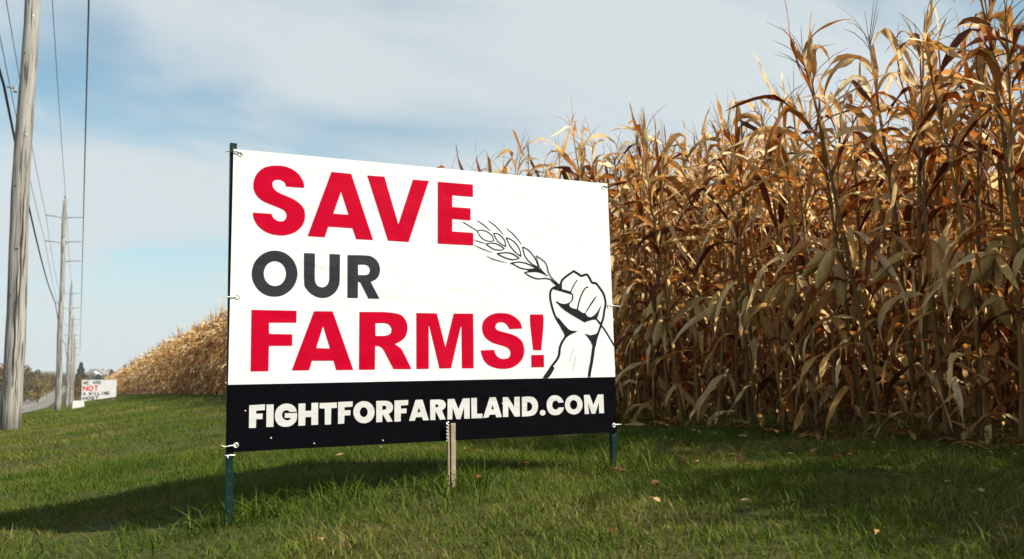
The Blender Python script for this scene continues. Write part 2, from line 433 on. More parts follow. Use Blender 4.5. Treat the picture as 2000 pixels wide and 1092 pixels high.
# road with its markings
t = NT('asphalt'); co = t.coords()
c = t.ramp(t.noise(co, 2.0, 6), [(0.3, (0.1200, 0.1110, 0.0990)), (0.7, (0.1620, 0.1500, 0.1350))])
M['asphalt'] = t.done(t.bsdf(c, 0.85, 0.2, t.bump(t.noise(co, 60, 3), 0.3, 0.01)))
M['road_paint'] = simple('road_paint', (0.36, 0.31, 0.17), 0.7)
M['white_paint'] = simple('white_paint', (0.75, 0.75, 0.72), 0.7)
ur = np.concatenate([np.arange(-14, 200, 3.0), np.arange(200, 1500, 20.0)])
def strip(name, v0, v1, dz, mat, parent=None):
    rz = road_z(ur)
    V = np.concatenate([np.stack([np.full_like(ur, v0), ur, rz + dz], -1), np.stack([np.full_like(ur, v1), ur, rz + dz], -1)])
    n = len(ur); i = np.arange(n - 1)
    return link(name, np_mesh(name, V, np.stack([i, i + n, i + n + 1, i + 1], -1), mat), parent)
road = strip('road', -10.8, -4.2, 0.02, M['asphalt']); tag(road, kind='structure')
strip('centre_line', -7.6, -7.45, 0.026, M['road_paint'], road)

# ------------------------------------------------------------------ utility poles and wires
t = NT('pole_wood')
co = t.coords((9, 9, 0.55)); c2 = t.coords((30, 30, 1.2)); c3 = t.coords((6, 6, 3.5))
g = t.noise(co, 1.5, 6, 0.6, 0.6); f = t.noise(c2, 1.0, 4); k = t.noise(c3, 1.2, 2)
c = t.ramp(g, [(0.28, (0.085, 0.081, 0.074)), (0.45, (0.175, 0.167, 0.152)), (0.7, (0.265, 0.255, 0.235))])
crack = t.ramp(f, [(0.36, (0.16, 0.15, 0.14)), (0.45, (1, 1, 1))])
c = t.mix(1.0, c, crack, 'MULTIPLY')
c = t.mix(1.0, c, t.ramp(k, [(0.22, (0.25, 0.22, 0.2)), (0.29, (1, 1, 1))]), 'MULTIPLY')
M['pole'] = t.done(t.bsdf(c, 0.85, 0.15, t.bump(t.math('ADD', g, f), 0.7, 0.02)))
M['steel'] = simple('galvanised_steel', (0.1920, 0.1980, 0.1980), 0.5, 0.5, 0.2, 20, 0.6)
M['porcelain'] = simple('insulator_grey', (0.16, 0.15, 0.15), 0.35, 0.5, 0.15)
M['cable'] = simple('cable_black', (0.018, 0.019, 0.022), 0.6, 0.3)
M['conductor'] = simple('conductor_grey', (0.0700, 0.0735, 0.0770), 0.5, 0.4)
POLE_V, POLE_H = -1.02, 11.75
def make_pole(crack_geo):
    r = empty('utility_pole')
    zs = np.linspace(0, POLE_H, 24)
    MB().tube([(0.02 * math.sin(z * 1.1), 0.015 * math.sin(z * .7), z - (0.25 if z == 0 else 0)) for z in zs], [0.162 - 0.0055 * z + 0.003 * math.sin(z * 5) for z in zs], 20).build('shaft', M['pole'], r)
    MB().tube([(0, 0, POLE_H - .02), (0, 0, POLE_H + .18)], .012, 8).tube([(0, 0, POLE_H + .12), (0, 0, POLE_H + .2), (0, 0, POLE_H + .27), (0, 0, POLE_H + .33)], [.035, .055, .05, .03], 12).build('top_pin', M['porcelain'], r)
    for (s, z) in ((1, 10.85), (-1, 10.85), (1, 9.45), (-1, 9.40), (1, 8.35)):
        a = MB().tube([(s * .09, 0, z - .10), (s * .4, 0, z - .03), (s * .92, 0, z)], [.03, .026, .022], 8)
        a.box((s * .115, 0, z - .1), (.04, .1, .26), bevel=.006)
        a = a.build('arm', M['steel'], r)
        d = MB()
        for q in range(7):
            x = s * (.42 + q * .065)
            d.tube([(x - .012, 0, z - .03 + q * .004), (x, 0, z - .029 + q * .004), (x + .012, 0, z - .028 + q * .004)], [.028, .052, .028], 10)
        d.build('insulator', M['porcelain'], a)
    MB().box((-.175, 0, 5.95), (.05, .09, .12), bevel=.008).tube([(-.15, 0, 5.95), (-.30, 0, 5.97)], .014, 8).build('cable_clamp', M['steel'], r)
    for (a, z) in ((-1.9, 6.6), (-1.3, 5.1), (-2.1, 4.2), (-1.6, 3.1), (-1.2, 7.3), (-2.0, 2.3)):
        rr = .158 - .0055 * z
        MB().tube([(math.cos(a) * rr, math.sin(a) * rr, z), (math.cos(a) * (rr + .025), math.sin(a) * (rr + .025), z)], .017, 6).build('bolt', M['steel'], r)
    # long open drying cracks
    ck = MB()
    for (a, z0, z1, w) in crack_geo:
        n = 12; L = []
        for i in range(n + 1):
            z = z0 + (z1 - z0) * i / n; aa = a + .05 * math.sin(i * 1.7) + .03 * math.sin(i * .6)
            rr = .1635 - .0055 * z; L.append((math.cos(aa) * rr, math.sin(aa) * rr, z))
        ck.tube(L, [w * (.15 + .85 * math.sin(math.pi * i / n)) for i in range(n + 1)], 4)
    ck.build('drying_crack', M['crack'], r)
    return r
M['crack'] = simple('crack_dark', (0.035, 0.030, 0.025), 0.95, 0.05)
pole0 = make_pole([(-1.45, .7, 2.9, .011), (-1.2, 1.5, 4.4, .008), (-2.0, .4, 1.6, .007), (-1.65, 4.0, 6.8, .007), (-1.1, .1, 1.3, .006)])
PLAB = ['weathered grey utility pole nearest the camera at the left edge', 'grey utility pole with crossarms, second from the camera',
        'third utility pole along the road, just right of the one with visible arms', 'fourth utility pole in the receding line beside the road',
        'fifth utility pole in the receding line, thin and far', 'farthest utility pole of the line, above the trees by the road']
PUs = [16.1, 51.0, 87.0, 124.0, 161.0, 198.0]
poles = []
for i, u in enumerate(PUs):
    o = pole0 if i == 0 else copy_tree(pole0)
    o.location = (POLE_V, u, float(ground(POLE_V, u)))
    o.rotation_euler = (math.radians((0, .3, -.2, .2, 0, 0)[i]), math.radians((.35, -.1, .3, -.2, 0, 0)[i]), 0)
    tag(o, PLAB[i], 'utility pole', 'utility poles along the road')
    poles.append(o)
def wire(name, dx, dz, rad, mat, label, sag=.35):
    U = [-21.0] + PUs
    pts = []
    for a, b in zip(U, U[1:]):
        za = (float(ground(POLE_V, a)) if a > 0 else float(ground(POLE_V, 0)) + .6) + dz; zb = float(ground(POLE_V, b)) + dz
        n = 14
        for i in range(n):
            s = i / n
            pts.append((POLE_V + dx, a + (b - a) * s, za + (zb - za) * s - sag * 4 * s * (1 - s)))
    pts.append((POLE_V + dx, U[-1], zb))
    o = MB().tube(pts, rad, 6).build(name, mat, None)
    return tag(o, label, 'wire', 'overhead wires on the pole line')
wire('overhead_wire', 0, POLE_H + .34, .011, M['conductor'], 'thin topmost overhead wire running over the pole tops')
wire('overhead_wire', .93, 10.89, .021, M['conductor'], 'thick overhead wire on the upper right arms of the poles')
wire('overhead_wire', -.93, 10.89, .011, M['conductor'], 'thin overhead wire on the upper left arms of the poles')
wire('overhead_wire', .93, 9.49, .010, M['conductor'], 'overhead wire on the middle right arms of the poles')
wire('overhead_wire', -.93, 9.44, .011, M['conductor'], 'overhead wire on the lower left arms of the poles')
wire('overhead_cable', -.31, 5.98, .024, M['cable'], 'thick black cable clamped to the left side of the poles', .5)

# ------------------------------------------------------------------ the big sign
def smooth_loop(pts, closed=True, lim=38, sub=3):
    n = len(pts); P = [Vector(p) for p in pts]
    if n < 3: return P
    def corner(i):
        if not closed and (i == 0 or i == n - 1): return True
        a = P[i] - P[i - 1]; b = P[(i + 1) % n] - P[i]
        if a.length < 1e-6 or b.length < 1e-6: return True
        return a.angle(b) > math.radians(lim) or max(a.length, b.length) > 5 * min(a.length, b.length)
    cor = [corner(i) for i in range(n)]
    out = []
    for i in range(n if closed else n - 1):
        p1, p2 = P[i], P[(i + 1) % n]
        out.append(p1)
        if cor[i] and cor[(i + 1) % n]: continue
        if cor[i]: p0 = p1 + (p1 - p2) * 0.0
        else: p0 = P[i - 1]
        p3 = p2 if cor[(i + 1) % n] else P[(i + 2) % n]
        for k in range(1, sub):
            s = k / sub
            out.append(0.5 * (2 * p1 + (p2 - p0) * s + (2 * p0 - 5 * p1 + 4 * p2 - p3) * s * s + (3 * p1 - p0 - 3 * p2 + p3) * s ** 3))
    if not closed: out.append(P[-1])
    return out
def parse(s): return [tuple(int(q) / 2000.0 for q in w.split(',')) for w in s.split()]
def flat_mesh(name, contours, y, mat):
    loops = [[Vector((x, z, 0)) for x, z in c] for c in contours]
    tris = tessellate_polygon(loops)
    V = [(p.x, y, p.y) for L in loops for p in L]
    me = bpy.data.meshes.new(name)
    F = []
    for a, b, c in tris:
        A, B, C = V[a], V[b], V[c]
        cr = (B[0] - A[0]) * (C[2] - A[2]) - (B[2] - A[2]) * (C[0] - A[0])
        if abs(cr) < 1e-12: continue
        F.append((a, b, c) if cr > 0 else (a, c, b))   # facing -y, towards the reader
    me.from_pydata(V, [], F); me.materials.append(mat); me.update()
    return me
def ribbon(V, F, pts, w, taper, closed, y):
    n = len(pts); base = len(V)
    for i in range(n):
        if closed: t = pts[(i + 1) % n] - pts[i - 1]
        else: t = pts[min(i + 1, n - 1)] - pts[max(i - 1, 0)]
        t = t.normalized(); nn = Vector((-t.y, t.x))
        ww = w * .5
        if taper: ww *= .35 + .65 * math.sin(math.pi * i / (n - 1))
        for s in (1, -1): q = pts[i] + nn * ww * s; V.append((q.x, y, q.y))
    m = n if closed else n - 1
    for i in range(m):
        a = base + 2 * i; b = base + 2 * ((i + 1) % n)
        F.append((a, a + 1, b + 1, b))
def vinyl(name, color, rough=0.5, spec=0.2, dirtw=0.10):
    t = NT(name); co = t.coords((1, 1, 1))
    w1 = t.noise(t.coords((1.1, 1, 2.2)), 2.4, 3, 0.5, 0.8); w2 = t.noise(co, 160, 2)
    dirt = t.noise(t.coords((7, 1, 2)), 1.3, 5)
    c = t.mix(t.math('MULTIPLY', t.ramp(dirt, [(0.52, (0, 0, 0)), (0.8, (1, 1, 1))]), dirtw), color, (0.42, 0.37, 0.28))
    nb = t.node('Bump', Height=w1, Strength=0.42, Distance=0.03).outputs[0]
    nb2 = t.node('Bump', Height=w2, Strength=0.05, Distance=0.002, Normal=nb).outputs[0]
    return t.done(t.bsdf(c, rough, spec, nb2))
M['v_white'] = vinyl('vinyl_white', (0.448, 0.462, 0.470), 0.55, 0.08, 0.07)
M['v_black'] = vinyl('vinyl_black', (0.0018, 0.0019, 0.0030), 0.7, 0.01, 0.002)
M['v_red'] = vinyl('vinyl_red', (0.295, 0.0003, 0.0130), 0.6, 0.02, 0.006)
M['v_char'] = vinyl('vinyl_charcoal', (0.0160, 0.0165, 0.0215), 0.55, 0.06, 0.01)
M['v_letter'] = vinyl('vinyl_letter_white', (0.37, 0.373, 0.368), 0.55, 0.08, 0.12)
M['ink'] = vinyl('ink_charcoal', (0.007, 0.007, 0.009), 0.55, 0.05, 0.005)
M['post_green'] = simple('post_green', (0.0016, 0.0150, 0.0118), 0.5, 0.12, 0.3, 30)
M['stake'] = simple('stake_wood', (0.205, 0.165, 0.118), 0.8, 0.15, 0.3, 25, 0, 0.3)
M['tie_white'] = simple('tie_white', (0.75, 0.75, 0.72), 0.5)
M['tie_black'] = simple('tie_black', (0.02, 0.02, 0.02), 0.5)
M['brass'] = simple('grommet_metal', (0.55, 0.52, 0.45), 0.4, 0.5, 0.15, 20, 0.7)

EX = Vector((0.9970105679, -0.0766373550, -0.0098307294)); UPV = Vector((0.0109764039, 0.0145424267, 0.9998340044))
P0 = Vector((0.5122832486, 3.3164887787, -0.2901807306 + CAM_Z))
LIFT = 0.30
sign = empty('protest_sign')
YV = UPV.cross(EX)
mm = Matrix((EX, YV, UPV)).transposed().to_4x4(); mm.translation = P0 - UPV * LIFT
sign.matrix_world = mm
tag(sign, 'large white, red and black banner sign on green posts in the foreground grass', 'sign')
def lift(me):
    for v in me.vertices: v.co.z += LIFT
    return me
SW, SH, BAND = 1.768, 1.219, 0.2615
b = MB(); b.box((SW / 2, 0, (BAND + SH) / 2 + LIFT), (SW, .003, SH - BAND)); banner = b.build('banner', M['v_white'], sign)
b = MB(); b.box((SW / 2, 0, BAND / 2 + LIFT), (SW - .002, .0034, BAND)); band = b.build('black_band', M['v_black'], banner)
YF = -0.0025
for ch, colr, cs in GLYPHS:
    L = [[tuple(p) for p in smooth_loop(parse(c))] for c in cs]
    if ch == 'exclamation_mark':
        m1 = flat_mesh('letter', [L[0]], YF, M['v_red']); o = link('exclamation_mark', lift(m1), banner)
        m2 = flat_mesh('dot', [L[1]], YF, M['v_red']); o2 = link('exclamation_dot', lift(m2), banner); continue
    me = lift(flat_mesh('letter', L, YF, {'r': M['v_red'], 'k': M['v_char'], 'w': M['v_letter']}[colr]))
    link('full_stop' if ch == 'full_stop' else 'letter_' + ch, me, banner)
def drawing(name, strokes, fills, y0):
    V, F = [], []
    for q, (w, cl, tp, s) in enumerate(strokes):
        pts = smooth_loop([Vector(p) for p in parse(s)], bool(cl), 60, 4)
        ribbon(V, F, [Vector((p[0], p[1])) for p in pts], w / 2000.0, tp, cl, y0 - q * 0.00012)
    me = bpy.data.meshes.new(name); me.from_pydata(V, [], F); me.materials.append(M['ink']); me.update()
    bm = bmesh.new(); bm.from_mesh(me)
    yy = y0 - len(strokes) * 0.00012
    for q, s in enumerate(fills):
        m2 = flat_mesh('f', [[tuple(p) for p in smooth_loop(parse(s), True, 60)]], yy - q * 0.00012, M['ink'])
        bm.from_mesh(m2); bpy.data.meshes.remove(m2)
    bm.to_mesh(me); bm.free()
    link(name, lift(me), banner)
NW = 18
drawing('wheat_ear_drawing', STROKES[:NW], FILLS[:2], YF - .0003)
drawing('raised_fist_drawing', STROKES[NW:], FILLS[2:], YF - .0004)
# posts: folded steel U channels standing behind the banner
def u_post(x, zb, zt, lean):
    p = MB(); w, d, th = .027, .022, .004
    h = zt - zb; zc = (zt + zb) / 2 + LIFT
    R = Matrix.Rotation(lean, 3, 'Y')
    for (cx, cy, sx_, sy_) in ((x, .008 + th / 2, w, th), (x - w / 2 + th / 2, .008 + th + d / 2, th, d), (x + w / 2 - th / 2, .008 + th + d / 2, th, d)):
        p.box((cx, cy, zc), (sx_, sy_, h), R, .0008)
    o = p.build('post', M['post_green'], sign)
    hl = MB(); z = zt - .02
    while z > zb + .06:
        q = Vector((x, 0, zc)) + R @ Vector((0, 0, z + LIFT - zc))
        hl.tube([(q.x, .0072, q.z), (q.x, .0086, q.z)], .0048, 8); z -= .05
    hl.build('post_hole', M['tie_black'], o)
u_post(.009, -.54, 1.247, math.radians(-.55))
u_post(1.757, -.32, 1.205, math.radians(.15))
# wooden stake standing in front of the lower edge with a twist of white cord
s_ = MB(); s_.box((.923, -.028, (.076 - .36) / 2 + LIFT), (.021, .017, .436), Matrix.Rotation(math.radians(.3), 3, 'Y'), .0012); stake = s_.build('stake', M['stake'], sign)
s_ = MB(); s_.box((.9045, -.022, -.14 + LIFT), (.007, .016, .42), None, .001); s_.build('stake_splinter', M['stake'], stake)
cd = MB(); L = []
for i in range(40):
    a = i * .9; L.append((.902 + .0045 * math.cos(a), -.024 + .004 * math.sin(a), LIFT + .082 - i * .0021))
cd.tube(L, .0028, 6); cd.build('cord', M['tie_white'], stake)
# grommets and ties
def grommet(x, z): MB().torus((x, YF, z + LIFT), (0, 1, 0), .0085, .0026).build('grommet', M['brass'], banner)
for x, z in ((.028, 1.2), (1.744, 1.2), (.028, .61), (1.748, .607), (.034, .026), (1.750, .032)): grommet(x, z)
def tie(x0, z0, x1, z1, mat, tail):
    L = [(x0, .004, z0), (x0, -.006, z0), ((x0 + x1) / 2, -.009, (z0 + z1) / 2 + .002), (x1, -.006, z1), (x1 + (.006 if x1 > x0 else -.006), .02, z1), (x0, .045, z0 + .004), (x0, .012, z0)]
    L = [(a, b_, c_ + LIFT) for a, b_, c_ in L]
    tm = MB().tube(L, .0021, 6)
    tm.tube([(x1, -.006, z1 + LIFT), (x1 + tail[0] * .5, -.012, z1 + tail[1] * .4 + LIFT), (x1 + tail[0], -.010, z1 + tail[1] + LIFT)], [.002, .0016, .001], 5)
    tm.build('tie', mat, sign)
tie(.032, 1.2, -.003, 1.206, M['tie_black'], (-.03, -.006))
tie(.028, .61, -.003, .608, M['tie_white'], (-.012, .002))
tie(.034, .026, -.004, .022, M['tie_white'], (-.018, .008))
tie(.030, -.012, .001, -.012, M['tie_white'], (.006, -.012))
tie(1.742, 1.2, 1.774, 1.202, M['tie_black'], (.012, .004))
tie(1.744, .607, 1.778, .606, M['tie_white'], (.028, -.004))
tie(1.745, .032, 1.776, .035, M['tie_white'], (.010, .001))
# flecks of bird lime / dried mud on the black band
fk = MB()
for (x, z) in ((.065, .16), (.165, .05), (.335, .02), (1.17, .155), (.62, .018)):
    fk.tube([(x, YF + .001, z + LIFT), (x + .003, YF - .0012, z + LIFT - .004)], .0019, 6)
tag(fk.build('mud_fleck', M['tie_white'], band), 'small pale flecks of dried mud on the black band')

# ------------------------------------------------------------------ the far sign
STK = {'W': ['0,6 1,0 2,4 3,0 4,6'], 'E': ['4,6 0,6 0,0 4,0', '0,3 3,3'], 'A': ['0,0 2,6 4,0', '.8,2 3.2,2'], 'R': ['0,0 0,6 3,6 4,5 4,4 3,3 0,3', '2,3 4,0'],
       'N': ['0,0 0,6 4,0 4,6'], 'O': ['1,0 0,1.5 0,4.5 1,6 3,6 4,4.5 4,1.5 3,0 1,0'], 'T': ['0,6 4,6', '2,6 2,0'], 'I': ['2,0 2,6'], 'L': ['0,6 0,0 4,0'],
       'G': ['4,5 3,6 1,6 0,4.5 0,1.5 1,0 3,0 4,1.5 4,3 2.4,3'], 'H': ['0,0 0,6', '4,0 4,6', '0,3 4,3'], 'S': ['4,5 3,6 1,6 0,5 0,4 1,3.2 3,2.8 4,2 4,1 3,0 1,0 0,1']}
M['board'] = simple('board_white', (0.5600, 0.5600, 0.5460), 0.6, 0.25, 0.06, 3)
M['paint_black'] = simple('paint_black', (0.02, 0.02, 0.024), 0.7)
M['paint_red'] = simple('paint_red', (0.62, 0.01, 0.04), 0.7)
fs = empty('hand_painted_sign', (.12, 52.6, float(ground(.9, 52.3)) - .3), math.radians(-27))
fs.location = (0.12, 52.55, 0.15)
zb = CAM_Z - 1.31
MB().prism([(0, zb), (1.96, zb + .22), (1.96, zb + 1.19), (0, zb + 1.24)], 0, .02).build('board', M['board'], fs)
brd = fs.children[0]
for px_ in (.12, 1.8):
    MB().box((px_, .05, zb + .35), (.05, .05, 1.5), None, .004).build('post', M['stake'], fs)
def write(txt, x0, x1, z0, z1, mat, wgt):
    n = len(txt); adv = (x1 - x0) / n
    for i, chh in enumerate(txt):
        if chh == ' ': continue
        V, Fc = [], []
        for q, s in enumerate(STK[chh]):
            pts = [Vector((x0 + i * adv + float(a.split(',')[0]) / 4 * adv * .72, z0 + float(a.split(',')[1]) / 6 * (z1 - z0))) for a in s.split()]
            for a_, b_ in zip(pts, pts[1:]):
                ribbon(V, Fc, [a_, b_], wgt, 0, 0, -.004 - .0006 * len(V) / 4)
        me = bpy.data.meshes.new('letter'); me.from_pydata(V, [], Fc); me.materials.append(mat); me.update()
        link('letter_' + chh.lower(), me, brd)
write('WE ARE', .10, 1.16, zb + .98, zb + 1.15, M['paint_black'], .035)
write('NOT', .10, 1.02, zb + .62, zb + .87, M['paint_red'], .065)
write('A WILLING', .10, 1.62, zb + .36, zb + .53, M['paint_black'], .042)
write('HOST', .10, 1.02, zb + .10, zb + .26, M['paint_black'], .045)
tag(fs, 'white hand-lettered sign with black and red words far down the verge', 'sign')
lp = empty('leaning_panel', (-.32, 52.3, float(ground(-.1, 52.3))), math.radians(-20))
MB().prism([(0, -.06), (.62, .06), (.6, .42), (.02, .44)], 0, .02).build('board', M['board'], lp)
MB().box((.3, .05, .1), (.05, .05, .7), None, .004).build('post', M['stake'], lp)
tag(lp, 'small white panel standing low at the left foot of the far lettered sign', 'panel')

# ------------------------------------------------------------------ dry corn
PAL = np.array([(0.62, 0.46, 0.22), (0.48, 0.285, 0.090), (0.31, 0.125, 0.026), (0.115, 0.036, 0.009), (0.70, 0.57, 0.34), (0.26, 0.19, 0.06)])
PALW = np.array([.31, .20, .17, .15, .16, .01])
def pick(r): return PAL[r.choice(len(PAL), p=PALW)] * r.uniform(.85, 1.15)
def leaf_geo(r, base, L, hw, az, th0, th1, n, mid, twist, pw=1.3, kink=0.0):
    """a strap leaf: arcs from th0 to th1 (angle from vertical), folded along its midrib, twisting, wavy"""
    s = np.linspace(0, 1, n + 1)
    th = th0 + (th1 - th0) * s ** pw + .20 * np.sin(s * r.uniform(4, 9) + r.uniform(0, 6))
    if kink > 0:
        th = th + kink / (1 + np.exp(-(s - r.uniform(.25, .6)) * 45))
    a = az + r.normal(0, .5) * s ** 1.5 + .38 * np.sin(s * r.uniform(4, 12) + r.uniform(0, 6)) * s
    d = np.stack([np.sin(th) * np.cos(a), np.sin(th) * np.sin(a), np.cos(th)], -1)
    P = np.array(base) + np.concatenate([[np.zeros(3)], np.cumsum((d[1:] + d[:-1]) * .5, 0)]) * (L / n)
    side = np.stack([-np.sin(a), np.cos(a), np.zeros_like(a)], -1)
    nor = np.cross(side, d)
    tw = twist * s ** 1.2 + .25 * np.sin(s * r.uniform(5, 11))
    sd = side * np.cos(tw)[:, None] + nor * np.sin(tw)[:, None]
    nn = np.cross(sd, d)
    w = hw * np.clip(.45 + 2.2 * s, 0, 1) * np.clip((1 - s) * 2.0, 0, 1) ** .75 * (1 + .12 * np.sin(s * 17 + r.uniform(0, 6)))
    w[-1] = hw * .03
    ruf = hw * .48 * np.sin(s * r.uniform(12, 22) + r.uniform(0, 6))
    Lf = P + sd * w[:, None] + nn * (ruf * (w / hw))[:, None]
    Rt = P - sd * w[:, None] - nn * (ruf * .8 * (w / hw))[:, None]
    if mid:
        C = P + nn * (.42 * w)[:, None]
        V = np.stack([Lf, C, Rt], 1).reshape(-1, 3)
        i = np.arange(n) * 3
        F = np.concatenate([np.stack([i, i + 1, i + 4, i + 3], -1), np.stack([i + 1, i + 2, i + 5, i + 4], -1)])
    else:
        V = np.stack([Lf, Rt], 1).reshape(-1, 3)
        i = np.arange(n) * 2
        F = np.stack([i, i + 1, i + 3, i + 2], -1)
    return V, F
def tube_geo(pts, rad, n):
    pts = np.asarray(pts, float); m = len(pts)
    t = np.gradient(pts, axis=0); t /= np.linalg.norm(t, axis=1)[:, None] + 1e-9
    ref = np.where(np.abs(t[:, 2:3]) > .9, np.array([[1., 0, 0]]), np.array([[0, 0, 1.]]))
    a = np.cross(t, ref); a /= np.linalg.norm(a, axis=1)[:, None]; b = np.cross(t, a)
    k = np.arange(n) * 2 * np.pi / n
    V = pts[:, None] + (a[:, None] * np.cos(k)[None, :, None] + b[:, None] * np.sin(k)[None, :, None]) * np.asarray(rad)[:, None, None]
    idx = np.arange(m * n).reshape(m, n); nx = np.roll(idx, -1, 1)
    F = np.stack([idx[:-1], nx[:-1], nx[1:], idx[1:]], -1).reshape(-1, 4)
    return V.reshape(-1, 3), F
def corn_parts(seed, lod):
    r = np.random.default_rng(seed)
    out = []
    Hs = 2.08
    bx, by = r.normal(0, .09, 2)
    def stalk(z): s = z / Hs; return np.array([bx * s ** 2 + .008 * np.sin(z * 4), by * s ** 2 + .008 * np.cos(z * 3.1), z])
    nseg = {0: 14, 1: 6, 2: 3}[lod]; zz = np.linspace(-.05, Hs + .12, nseg + 1)
    rad = np.interp(zz, [0, .3, 1.2, Hs + .12], [.0145, .0135, .0115, .004])
    if lod == 0: rad = rad * (1 + .13 * (np.arange(nseg + 1) % 2))
    V, F = tube_geo([stalk(z) for z in zz], rad, {0: 7, 1: 5, 2: 3}[lod])
    out.append(('stalk', V, F, np.array((0.29, 0.175, 0.062)) * r.uniform(.75, 1.2)))
    N = {0: 20, 1: 17, 2: 11}[lod]
    az0 = r.uniform(0, 6.28)
    for i in range(N):
        rel = i / (N - 1)
        h = .12 + (Hs - .06) * rel ** .82 + r.normal(0, .03)
        L = r.uniform(.50, .72) * (.75 + .55 * math.sin(math.pi * min(1, rel * .9 + .1)))
        th0 = math.radians(r.uniform(10, 32))
        pw = r.uniform(.7, 2.2)
        if rel < .5: th1 = math.radians(r.uniform(158, 186)); th0 = math.radians(r.uniform(25, 60)); pw = r.uniform(.35, .75)
        elif rel < .78: th1 = math.radians(r.uniform(95, 178)); pw = r.uniform(.5, 1.4)
        else:
            th1 = math.radians(r.choice([r.uniform(5, 45), r.uniform(95, 150), r.uniform(140, 185), r.uniform(140, 185)])); pw = r.uniform(.6, 1.6)
        kk = 0.0
        if rel < .5: L *= .74
        if rel > .45 and r.random() < .5:      # dead leaves break over part of the way along
            th1 = th0 + r.uniform(0, .5); kk = r.uniform(1.1, 2.2)
        if rel > .85: L *= .9
        hw = (r.uniform(.012, .024) if rel > .68 else r.uniform(.013, .026)) * (1.3 if lod == 2 else 1.0)
        V, F = leaf_geo(r, stalk(h), L, hw, az0 + i * math.pi + r.normal(0, .6), th0, th1, {0: 11, 1: 7, 2: 4}[lod], lod == 0, r.normal(0, 2.4 if rel > .68 else 1.5), pw, kk)
        out.append(('leaf', V, F, pick(r)))
    # the ear in its husk hangs at about half height
    if lod < 2:
        for e in range(1 if r.random() < .45 else 2):
            h = r.uniform(.78, 1.18); a = az0 + r.uniform(0, 6.28); th = math.radians(r.uniform(125, 168))
            b0 = stalk(h); d0 = np.array([np.cos(a), np.sin(a), .25]) * .075
            d = np.array([math.sin(th) * np.cos(a), math.sin(th) * np.sin(a), math.cos(th)])
            ss = np.linspace(0, 1, 8 if lod == 0 else 5); Le = r.uniform(.20, .27)
            pts = np.concatenate([[b0], b0 + d0 + d * (ss * Le)[:, None]])
            rr = np.concatenate([[.008], np.interp(ss, [0, .12, .4, .75, .95, 1], [.012, .028, .038, .034, .016, .005])])
            V, F = tube_geo(pts, rr, 10 if lod == 0 else 6)
            out.append(('ear', V, F, np.array((0.56, 0.37, 0.125)) * r.uniform(.75, 1.1)))
            if lod == 0:
                for q in range(2):
                    V, F = leaf_geo(r, b0 + d0 + d * .03, Le * r.uniform(.9, 1.35), .022, a + r.normal(0, 1.5), th + r.normal(0, .12), th + r.normal(0, .5), 6, True, r.normal(0, .5))
                    out.append(('husk', V, F, np.array((0.54, 0.36, 0.13)) * r.uniform(.8, 1.1)))
    # tassel
    Vs, Fs, o = [], [], 0
    for q in range({0: 7, 1: 5, 2: 3}[lod]):
        z0 = Hs + .02 + .10 * r.random(); th = math.radians(4 if q == 0 else r.uniform(12, 48)); a = r.uniform(0, 6.28); Lt = r.uniform(.16, .27) if q else .32
        p0 = stalk(z0); k = np.linspace(0, 1, 4)
        tt = th + k * r.uniform(-.1, .6)
        pts = p0 + np.stack([np.sin(tt) * np.cos(a), np.sin(tt) * np.sin(a), np.cos(tt)], -1) * (k * Lt)[:, None]
        V, F = tube_geo(pts, np.array([.0020, .0025, .0021, .0009]) * (1.5 if lod == 2 else 1), 3)
        Vs.append(V); Fs.append(F + o); o += len(V)
    out.append(('tassel', np.concatenate(Vs), np.concatenate(Fs), np.array((0.25, 0.175, 0.085)) * r.uniform(.8, 1.2)))
    return out
# layout of the field: rows parallel to the road
ROW0, ROWD = 4.42, 0.74
def hfac(u): return np.interp(u, [1.2, 2.3, 3.3, 4.0, 4.9, 6.2, 9, 30, 80], [1.10, 1.10, 1.10, 1.03, 1.06, 1.19, 1.29, 1.27, 1.28])
rr = np.random.default_rng(21)
spots = []
for row in range(17):
    v0 = ROW0 + ROWD * row
    umax = 165 if row < 4 else (105 if row < 6 else (50 if row < 10 else 22))
    u = -5.0 + rr.random() * .2
    while u < umax:
        if not (row >= 10 and u < v0 * .25 - 1):
            spots.append((v0 + rr.normal(0, .05), u + rr.normal(0, .03), row))
        u += (.148 if u < 12 else .19 if u < 45 else (.23 if u < 100 else .30)) * rr.uniform(.8, 1.25)
# extra corn rows out of view beside the camera, added to shade the grass
for v0 in (3.6, 3.9, 4.15):
    u = -3.0
    while u < 0.5:
        spots.append((v0 + rr.normal(0, .05), u + rr.normal(0, .03), 12)); u += .15
spots = np.array(spots)
# which of them the photograph shows largest
R3 = np.array([list(rt2), list(up2), list(fw)])
gz = ground(spots[:, 0], spots[:, 1])
def project(v, u, z):
    q = (np.stack([v, u, z - CAM_Z], -1)) @ R3.T
    d = np.maximum(q[:, 2], 1e-3)
    return 1000 + 1558 * q[:, 0] / d, 546 - 1558 * q[:, 1] / d, q[:, 2]
px, py, dep = project(spots[:, 0], spots[:, 1], gz + 1.4)
inview = (dep > .5) & (px > -20) & (px < 2080)
hidden = (px > 440) & (px < 1200) & (dep > 3.3)          # behind the banner, only tips show
score = dep + spots[:, 2] * 1.3 + np.where(hidden, 16, 0) + np.where(px < 440, -22, 0)
score[~inview] = 1e6
order = np.argsort(score)[:300]
single = np.zeros(len(spots), bool); single[order] = True
NVAR = 12
protos = []
for k in range(NVAR):
    root = empty('corn_plant', (0, 0, -50))
    ear = None
    for nm, V, F, c in corn_parts(100 + k, 0):
        me = np_mesh(nm, V, F, M['husk'] if nm in ('ear', 'husk') else M['corn_leaf'], np.broadcast_to(c, V.shape))
        o = link(nm, me, ear if nm == 'husk' else root)
        if nm == 'ear': ear = o
    protos.append(root)
used = set()
